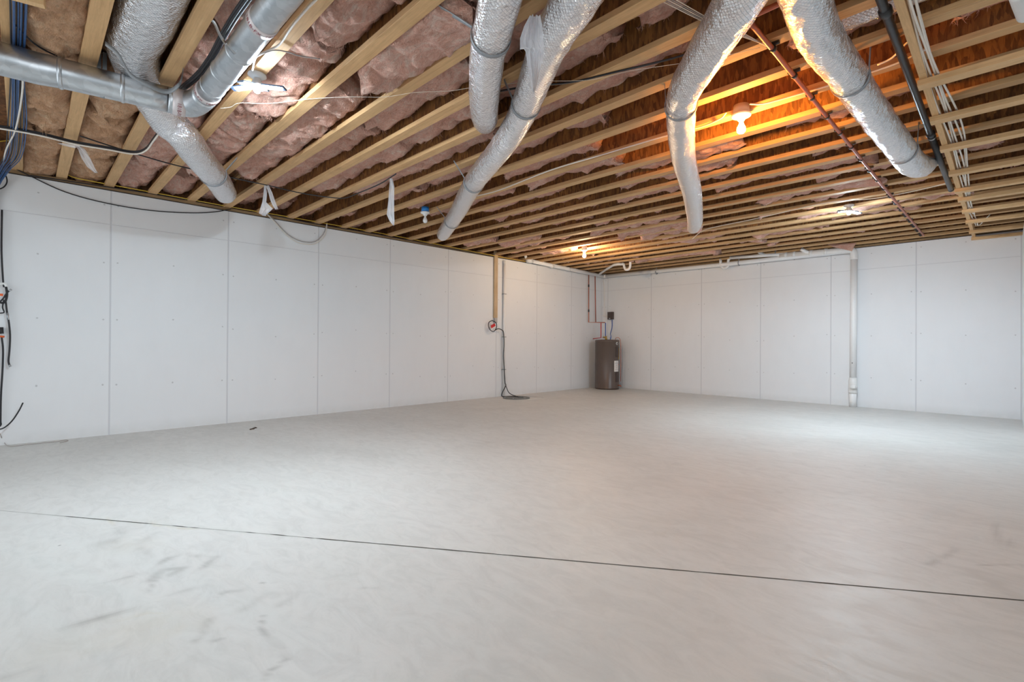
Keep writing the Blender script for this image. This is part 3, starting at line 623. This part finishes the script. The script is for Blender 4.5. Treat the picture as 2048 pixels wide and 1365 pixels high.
# ------------------------------------------------------------------ small timber at top left
e0=Z(20,-12,2.82); e1=Z(90,7,2.82); ed=(e1-e0); ang=math.atan2(ed.y,ed.x)
tag(MB().box((0,-.019,-.02),(ed.length,.019,.02),Matrix.Rotation(ang,3,'Z'),e0).build('wood_offcut',M['lumber_x'],bevel=.002),'short pale wood offcut at the very top left corner','board')
duct('flexible_duct',[Vector((-.80,3.33,3.05)),Vector((-.72,3.33,3.04)),Vector((-.6,3.33,3.02)),Vector((.3,3.33,3.03))],[.11,.118,.112,.11],'dim crumpled grey duct tucked up between joists near the black pipe top',seed=8,group=FG,wob=.09)
h0=Z(2036,-14,2.70); h1=Z(2052,32,2.72); hd=(h1-h0)
hose=[h0+hd*t for t in [i/24 for i in range(25)]]
tag(MB().tube(hose,[.034 if i%2 else .028 for i in range(25)],n=16,smooth=0).build('corrugated_hose',M['white']),'white corrugated hose end in the very top right corner','hose')
# ------------------------------------------------------------------ copper pipe, black pipe
cx=-.982
r=empty('copper_pipe',(cx,6,2.84),'reddish copper pipe running across the joists, dotted with black clamps','pipe')
MB().tube([Vector((-.995,2.77,2.845)),Vector((-.985,3.12,2.84)),Vector((-.978,5.1,2.84)),Vector((-.968,7.5,2.84)),Vector((-.95,10.1,2.84))],.0145,n=14,smooth=2).build('pipe_run',M['copper'],r)
MB().tube([Vector((-.995,2.77,2.845)),Vector((-.97,2.755,2.85)),Vector((-.4,2.75,2.86))],.0145,n=14,smooth=0).build('pipe_branch',M['copper'],r)
MB().tube([Vector((-1.0,2.77,2.845)),Vector((-.96,2.755,2.848))],.019,n=14,smooth=0).build('pipe_elbow',M['copper'],r)
for Y in JY:
    if 3.0<Y<10.2:
        MB().tube([Vector((cx+.0,Y-.012,2.84)),Vector((cx,Y+.012,2.84))],.020,n=12,smooth=0).box((cx-.036,Y-.010,2.858),(cx+.036,Y+.010,JZ-.001)).build('pipe_clamp',M['clamp'],r)
bx=-.455; bz=2.835
r=empty('black_pipe',(bx,5,bz),'thick black iron pipe running beside the ceiling beam','pipe')
MB().tube([Vector((bx,-1,bz)),Vector((bx,3.2,bz)),Vector((bx,5.28,bz))],.022,n=16,smooth=0).build('pipe_length',M['blackpipe'],r)
MB().tube([Vector((bx,5.28,bz)),Vector((bx,7.3,bz))],.025,n=16,smooth=0).build('pipe_length',M['blackpipe'],r)
for Y in (3.18,5.28): MB().tube([Vector((bx,Y-.03,bz)),Vector((bx,Y-.02,bz)),Vector((bx,Y+.02,bz)),Vector((bx,Y+.03,bz))],[.026,.031,.031,.026],n=16,smooth=0).build('coupling',M['blackpipe'],r)
for Y in (5.36,): MB().tube([Vector((bx,Y,bz)),Vector((bx,Y+.014,bz))],.030,n=16,smooth=0).build('hose_clamp',M['galv'],r)
MB().tube([Vector((bx,7.29,bz)),Vector((bx,7.33,bz))],.027,n=16,smooth=0).build('end_cap',M['blackpipe'],r)
# ------------------------------------------------------------------ PVC drain
r=empty('drain_pipe',tuple(B(1305,545,.10)),'white PVC drain pipe along the top of the far walls, with wyes and branches','pipe')
PR=.042
def pv(pts,rad=PR,name='pipe_length',sm=0,mat='pvc'): return MB().tube(pts,rad,n=18,smooth=sm).build(name,M[mat],r)
Lp=[ray(1050,514,0,WX+.10),ray(1176,542,0,WX+.10)]
c0=Vector((WX+.10,BY-.12,2.80)); l0=Vector((WX+.10,7.62,2.86))
pv([l0,c0]); pv([c0+Vector((-.0,0,0)),Vector((-4.3,BY-.12,2.775)),Vector((-2.05,BY-.12,2.775))])
pv([c0+Vector((0,-.05,.0)),c0+Vector((.02,-.01,0)),c0+Vector((.06,.0,0))],PR+.008,'elbow',3,'hub')
for Y in (8.4,9.0): pv([Vector((WX+.10,Y-.03,2.83)),Vector((WX+.10,Y+.03,2.828))],PR+.006,'coupling',0,'hub')
for Y in (8.35,8.95,9.6):
    MB().box((WX+.09,Y-.01,2.82),(WX+.11,Y+.01,JZ)).build('hook',M['strap'],r)
pv([l0+Vector((0,-.02,0)),l0+Vector((0,.12,0))],PR+.008,'wye',0,'hub')
pv([l0+Vector((0,.05,.02)),l0+Vector((-.0,-.06,.06)),l0+Vector((.0,-.10,.15))],.032,'riser',2)
# branch with P-trap
zt=2.86
t0=c0+Vector((0.02,-.25,.02)); tr=[t0,t0+Vector((.18,-.12,.03)),Z(1228,530,zt),Z(1243,529,zt-.01)]
pv(tr,.026,'branch',2)
tq=tr[-1]; ex=Vector((1,0,0))
pv([tq,tq+ex*.05,tq+ex*.07+Vector((0,0,-.06)),tq+ex*.10+Vector((0,0,-.12)),tq+ex*.15+Vector((0,0,-.135)),tq+ex*.20+Vector((0,0,-.11)),tq+ex*.22+Vector((0,0,-.05)),tq+ex*.22+Vector((0,0,.06))],.026,'p_trap',4)
MB().lathe([(0,-.01),(.05,-.01),(.06,.02),(.04,.05),(0,.06)],tq+ex*.22+Vector((0.03,0,.03)),12).build('foam_collar',M['orange'] if 0 else M['pink'],r)
# second branch above the main run
pv([B(1441,532,.14),B(1441,518,.14)],.026,'stub')
pv([B(1441,531,.13),B(1448,537,.13),B(1456,532,.13),B(1457,520,.13),B(1464,515,.13)],.026,'p_trap',4)
pv([B(1460,516,.14),B(1530,511,.14),B(1590,508,.13),B(1640,503,.12)],.034,'branch')
pv([B(1512,499,.18),B(1520,506,.15),B(1532,511,.14)],.028,'wye',2)
pv([B(1602,498,.2),B(1612,504,.16),B(1626,507,.13)],.034,'wye',2)
pv([B(1560,512,.12),B(1660,504,.12),B(1702,500.5,.12)],.056,'main_run',0,'hub')
for x,y in ((1588,510),(1622,507),(1652,504.5),(1572,511)): pv([B(x-3,y,.12),B(x+3,y-.3,.12)],.062,'coupling',0,'hub')
for x,y in ((1313,545),(1478,527),(1552,506)): MB().tube([B(x,y,.12)-Vector((.006,0,0)),B(x,y,.12)+Vector((.006,0,0))],.052,n=16,smooth=0).box((-.008,-.008,0),(.008,.008,.10),None,B(x,y,.12)).build('hook',M['strap'],r)
sx=-1.945; sy=BY-.10
r=empty('soil_stack',(sx,sy,0),'tall vertical white PVC stack pipe with a round cleanout, on the back wall','pipe')
pr=.052
MB().tube([Vector((sx-.10,sy,2.79)),Vector((sx-.04,sy,2.785)),Vector((sx-.0,sy,2.755)),Vector((sx+.01,sy,2.69)),Vector((sx+.01,sy,2.62))],pr+.006,n=20,smooth=4).build('elbow',M['hub'],r)
MB().tube([Vector((sx+.01,sy,2.66)),Vector((sx,sy,.5))],pr,n=20,smooth=0).build('pipe_length',M['pvc'],r)
MB().tube([Vector((sx,sy,0.0)),Vector((sx,sy,.26))],pr+.006,n=20,smooth=0).build('pipe_foot',M['pvc'],r)
MB().tube([Vector((sx,sy,.24)),Vector((sx,sy,.27)),Vector((sx,sy,.45)),Vector((sx,sy,.52))],[pr+.014,pr+.016,pr+.014,pr+.006],n=20,smooth=0).build('tee_fitting',M['hub'],r)
dv=Vector((.35,-1,0)).normalized()*1
MB().tube([Vector((sx,sy,.36)),Vector((sx,sy,.36))+dv*.085],.058,n=20,smooth=0).build('cleanout_hub',M['hub'],r)
MB().tube([Vector((sx,sy,.36))+dv*.085,Vector((sx,sy,.36))+dv*.092],.046,n=20,smooth=0).box((-.018,-.018,-.018),(.018,.018,.018),None,Vector((sx,sy,.36))+dv*.1).build('cleanout_plug',M['white'],r)
MB().tube([Vector((sx,sy-.057,.78)),Vector((sx,sy-.061,.78))],.008,n=10,smooth=0).build('test_mark',M['clamp'],r)
# torn insulation flap over the pipe elbow
mb=MB(); A=[B(1655,489,.16),B(1712,486,.16),B(1704,503,.2),B(1692,500,.2),B(1668,495,.18)]
mb.add(A+[a+Vector((0,.02,.01)) for a in A],[(0,1,2,3,4),(9,8,7,6,5)]+[(i,(i+1)%5,(i+1)%5+5,i+5) for i in range(5)],None,False)
tag(mb.build('insulation_scrap',M['pink']),'torn pink insulation scrap tucked over the drain pipe elbow','insulation')
# ------------------------------------------------------------------ wood strip, junction, cord, discharge pipe, sump
sy_=6.76
tag(MB().box((WX,sy_-.045,1.60),(WX+.038,sy_+.045,2.95)).build('wood_strip',M['lumber_z'],bevel=.002),'narrow upright wooden strip on the left wall above the red-labelled outlet','board')
r=empty('power_outlet',(WX+.03,sy_-.02,1.5),'outlet with a red label and black cord loop below the wooden strip','outlet')
MB().box((WX,sy_-.035,1.50),(WX+.045,sy_+.035,1.60)).build('outlet_box',M['greybox'],r,bevel=.003)
MB().tube(cl([(985,641),(978,645),(977,653),(981,661),(988,663),(993,655),(992,646),(985,642)],.07),.008,n=8,smooth=4).build('cord_loop',M['wire_k'],r)
R=Matrix.Rotation(math.radians(25),3,'X'); MB().box((0,-.06,-.03),(.006,.06,.03),R,L(986,652,.085)).build('red_label',M['red'],r)
MB().box((.006,-.045,-.006),(.0065,.045,.006),R,L(986,656,.088)).build('label_band',M['white'],r)
r=empty('sump_discharge_pipe',(WX+.03,6.99,0),'thin vertical white PVC pipe on the left wall above the round sump cover','pipe')
MB().tube([Vector((WX+.035,6.99,0.0)),Vector((WX+.035,6.99,2.74))],.024,n=16,smooth=0).build('pipe_length',M['pvc'],r)
MB().tube([Vector((WX+.035,6.99,2.72)),Vector((WX+.03,6.99,2.76)),Vector((WX-.02,6.99,2.775))],.030,n=16,smooth=3).build('elbow',M['hub'],r)
for z in (2.1,1.22,.55): MB().box((WX,6.955,z-.006),(WX+.064,7.03,z+.006)).build('pipe_tie',M['strap'],r)
cable(cl([(990,661),(996,658),(1003,660),(1007,666),(1008,690),(1007,712),(1008.5,740),(1010,765),(1011.5,772)],.075)+[L(1005,785,.09),L(1004,793,.11),Vector((WX+.25,6.95,.02)),Vector((WX+.5,7.0,.03))],.009,'wire_k','black cord running from the red-labelled outlet down the thin pipe to the sump')
cable([L(1011.5,772,.075),L(1018,786,.12),Vector((WX+.33,7.03,.03)),Vector((WX+.56,6.99,.02))],.008,'wire_k','second black cord strand forking down onto the sump cover')
r=empty('sump_cover',(-6.86,6.93,0),'round dark grey sump cover on the floor beside the left wall','cover')
MB().lathe([(0,0),(.27,0),(.27,.012),(.255,.018),(0,.02)],(-6.88,6.95,0),40).build('lid',M['sump'],r)
MB().lathe([(0,.019),(.05,.019),(.05,.035),(0,.036)],(-6.80,6.99,0),20).build('port',M['sump'],r)
for q in range(6):
    a=q*math.pi/3; MB().lathe([(0,.018),(.010,.018),(.008,.026),(0,.027)],(-6.88+.235*math.cos(a),6.95+.235*math.sin(a),0),8).build('bolt',M['galv'],r)
tag(MB().lathe([(0,0),(.30,0),(.36,.0006),(.36,.0008),(0,.0009)],(-6.80,7.12,0),48).build('patch_ring',M['floor']),'smooth round concrete patch around the sump cover','floor patch')
# ------------------------------------------------------------------ water heater
hx,hy,hr,hh=-6.865,10.06,.292,1.19
r=empty('water_heater',(hx,hy,0),'short brown cylindrical water heater in the far corner','water heater')
MB().lathe([(0,0),(hr-.012,0),(hr-.012,.02),(hr,.024),(hr,.035),(hr-.004,.04),(hr-.004,hh-.05),(hr,hh-.045),(hr,hh-.02),(hr-.015,hh),(0,hh+.006)],(hx,hy,0),56).build('tank',M['brown'],r)
vd=Vector((-hx,-hy,0)).normalized(); sd_=Vector((vd.y*-1,vd.x,0))   # vd looks towards the room, sd_ to its side
def on_tank(az,z,w2,h2,th,name,mat,par=None):
    vs=[];fs=[];n=8
    for i in range(n+1):
        a=az+(-w2+2*w2*i/n)/hr; dr=vd*math.cos(a)+sd_*math.sin(a); 
        for q,(rr,zz) in enumerate(((hr-.002,z-h2),(hr+th,z-h2),(hr+th,z+h2),(hr-.002,z+h2))): vs.append(Vector((hx,hy,0))+dr*rr+Vector((0,0,zz)))
        if i:
            a0=4*i-4;b0=4*i; fs+=[(a0+1,b0+1,b0+2,a0+2),(a0,a0+1,b0+1,b0),(a0+2,b0+2,b0+3,a0+3)] 
    fs+=[(0,1,2,3),tuple(4*n+q for q in (3,2,1,0))]
    mb=MB(); mb.add(vs,fs,None,False); return mb.build(name,mat,par or r)
SG=1 if (sd_.dot(rt)>0) else -1
on_tank(SG*.86,.56,.075,.13,.003,'rating_label',M['paper'])
for q in range(9): on_tank(SG*.86,.66-.024*q,.058 if q%3 else .04,.004,.0042,'label_print',M['ink'])
on_tank(SG*1.12,.60,.008,.012,.0046,'label_mark',M['red'])
on_tank(SG*.95,.90,.05,.12,.008,'access_panel',M['dbrown']); on_tank(SG*.95,.30,.05,.12,.008,'access_panel',M['dbrown'])
on_tank(SG*1.2,.86,.012,.14,.006,'yellow_sticker',M['brass'])
eR=(vd*math.cos(SG*.9)+sd_*math.sin(SG*.9)); p=Vector((hx,hy,1.10))+eR*(hr-.002)
MB().tube([p,p+eR*.006],.034,n=24,smooth=0).build('round_emblem',M['white'],r); MB().tube([p+eR*.006,p+eR*.008],.020,n=24,smooth=0).build('emblem_centre',M['dbrown'],r)
p=Vector((hx,hy,.10))+(vd*math.cos(SG*1.1)+sd_*math.sin(SG*1.1))*hr; q=(vd*math.cos(SG*1.1)+sd_*math.sin(SG*1.1))
MB().tube([p,p+q*.06,p+q*.07-Vector((0,0,.03))],.014,n=10,smooth=3).build('drain_valve',M['copper'],r)
p2=Vector((hx,hy,hh))+sd_*SG*.20+vd*.1
MB().tube([p2+Vector((0,0,-.02)),p2+Vector((0,0,.04)),p2+sd_*SG*.09+Vector((0,0,.03)),p2+sd_*SG*.12+Vector((0,0,-.2)),p2+sd_*SG*.12+Vector((0,0,-1.0))],.007,n=10,smooth=3).build('relief_tube',M['copper'],r)
MB().lathe([(0,0),(.03,0),(.03,.03),(.018,.04),(.018,.09),(0,.09)],Vector((hx+.02,hy-.08,hh)),14).build('brass_valve',M['brass'],r)
MB().tube([Vector((hx+.02,hy-.08,hh+.06)),Vector((hx-.10,hy-.02,hh+.06))],.02,n=12,smooth=0).build('brass_valve',M['brass'],r)
# pipes above the heater
dep=11.8
def H(x,y,dd=9.98): return ray(x,y,1,dd)
G='water pipes above the heater'
def hp(pts,rad,mat,label,name='water_pipe'): return tag(MB().tube(pts,rad,n=10,smooth=0).build(name,M[mat]),label,'pipe',G)
hp([L(1177.5,546,.05),L(1177.5,645,.05),H(1210,645.5)],.0125,'copper','left dark red pipe dropping from the ceiling and turning right above the heater')
hp([L(1190,546,.05),L(1191.5,644.5,.05)],.0125,'copper','right dark red pipe dropping from the ceiling above the heater')
hp([H(1202,645),H(1202,676),H(1186,678),],.0115,'pexr','bright red pipe entering the top of the heater')
hp([H(1211,646),H(1211,680)],.0115,'pexb','blue pipe entering the top of the heater')
for x,y in ((1177.5,572),(1177.5,622)): tag(MB().tube([L(x,y-2.5,.05),L(x,y+2.5,.05)],.018,n=10,smooth=0).build('pipe_coupling',M['clamp']),'small black coupling on the left pipe, %s'%('upper' if y<600 else 'lower'),'coupling','couplings on the left heater pipe')
r=empty('disconnect_box',tuple(B(1223,632,.0)),'small grey-brown electrical box on the back wall above the heater','electrical box')
pB=B(1223,632,0); MB().box((pB.x-.075,BY-.075,pB.z-.095),(pB.x+.075,BY,pB.z+.095)).build('enclosure',M['dbrown'],r,bevel=.004)
MB().box((pB.x-.07,BY-.080,pB.z-.088),(pB.x+.07,BY-.075,pB.z+.088)).build('door',M['dbrown'],r,bevel=.002)
MB().box((pB.x-.015,BY-.090,pB.z-.085),(pB.x+.015,BY-.080,pB.z-.06)).build('latch',M['galv'],r)
cable([B(1224,640,.05),B(1224,655,.10),B(1221,668,.25),Vector((hx+.14,hy-.05,hh+.08)),Vector((hx+.12,hy-.05,hh))],.011,'pexb','bluish flexible conduit from the grey-brown box down to the heater',name='conduit')
cable(cb([(1206,551),(1200,560),(1199,590),(1199,610),(1203,628),(1212,634),(1219,635)],.02),.0055,'wire_w','pale cable hanging down the corner to the grey-brown box, left one')
cable(cb([(1205,552),(1209,580),(1209,615),(1212,632),(1219,633)],.015),.004,'wire_w','pale cable hanging down the corner to the grey-brown box, right one')
# ------------------------------------------------------------------ plastic scraps
def film(pts,label,strips=6,depth=.03,seed=0,mat='film'):
    """hanging crumpled film: pts = left edge and right edge point pairs from top to bottom"""
    vs=[];fs=[];n=strips; rows=len(pts)
    for i,(a,b) in enumerate(pts):
        for k in range(n+1):
            p=a.lerp(b,k/n); q=noise.noise(Vector((k*1.3,i*.9,seed)))*depth+(depth*.5 if k%2 else -depth*.5)*(.4+.6*i/rows)
            vs.append(p+fw*q); vs.append(p+fw*(q+.0015))
    m=2*(n+1)
    for i in range(rows-1):
        for k in range(n):
            a=i*m+2*k; b=a+m; fs+=[(a,a+2,b+2,b),(a+1,b+1,b+3,a+3)]
    mb=MB(); mb.add(vs,fs,None,False); return tag(mb.build('plastic_scrap',M[mat]),label,'plastic scrap','scraps of clear plastic')
def rows(l,z0,z1):
    out=[]
    for i,(xl,xr,y) in enumerate(l):
        top=Z((l[0][0]+l[0][1])/2,l[0][2],z0); d=top-Vector((0,0,EYE)); dep=d.dot(fw)
        def at(x): v=fw*F+rt*(x-1024)+up*(682.5-y); return Vector((0,0,EYE))+v*(dep/F)
        out.append((at(xl),at(xr)))
    return out
film(rows([(1060,1080,32),(1048,1085,55),(1040,1086,80),(1040,1088,98),(1050,1088,102),(1053,1084,125),(1058,1078,150),(1062,1074,172),(1065,1070,185)],2.67,0),'clear plastic bag hanging from a joist between the two centre foil ducts',8,.035,1)
film(rows([(780,785,357),(779,789,375),(777,789,400),(774,789,430),(779,789,442),(786,789,451)],2.86,0),'slim clear plastic strip hanging from the joists near the blue-box bulb',4,.03,2)
film(rows([(529,532,371),(527,535,390),(525,533,405),(521,546,418),(520,534,428),(526,533,432)],2.84,0),'white torn plastic piece at the top of the left wall, left half',4,.03,3)
film(rows([(532,537,371),(537,544,385),(541,549,400),(546,553,412),(551,556,419)],2.84,0),'white torn plastic piece at the top of the left wall, right half',3,.02,4)
film(rows([(150,160,290),(158,170,300),(165,180,318),(176,188,335),(190,194,346)],2.84,0),'pale torn plastic strip hanging below a joist at far left',3,.03,5)
film(rows([(115,150,287),(125,158,291),(140,160,295)],2.84,0),'pale flat plastic shred stuck under a joist at far left',3,.02,6)
# ------------------------------------------------------------------ floor debris
r=MB(); p=Z(507,858,0)
for k,(dx,dy,s_) in enumerate([(-.03,.03,.022),(.0,.0,.018),(.03,-.02,.024),(.05,-.05,.012)]):
    r.lathe([(0,0),(s_,0),(s_*.8,.008),(0,.014)],p+Vector((dx,dy,0)),7)
tag(r.build('debris_crumb',M['debris'],None),'small dark crumb of debris on the floor by the left wall','debris')
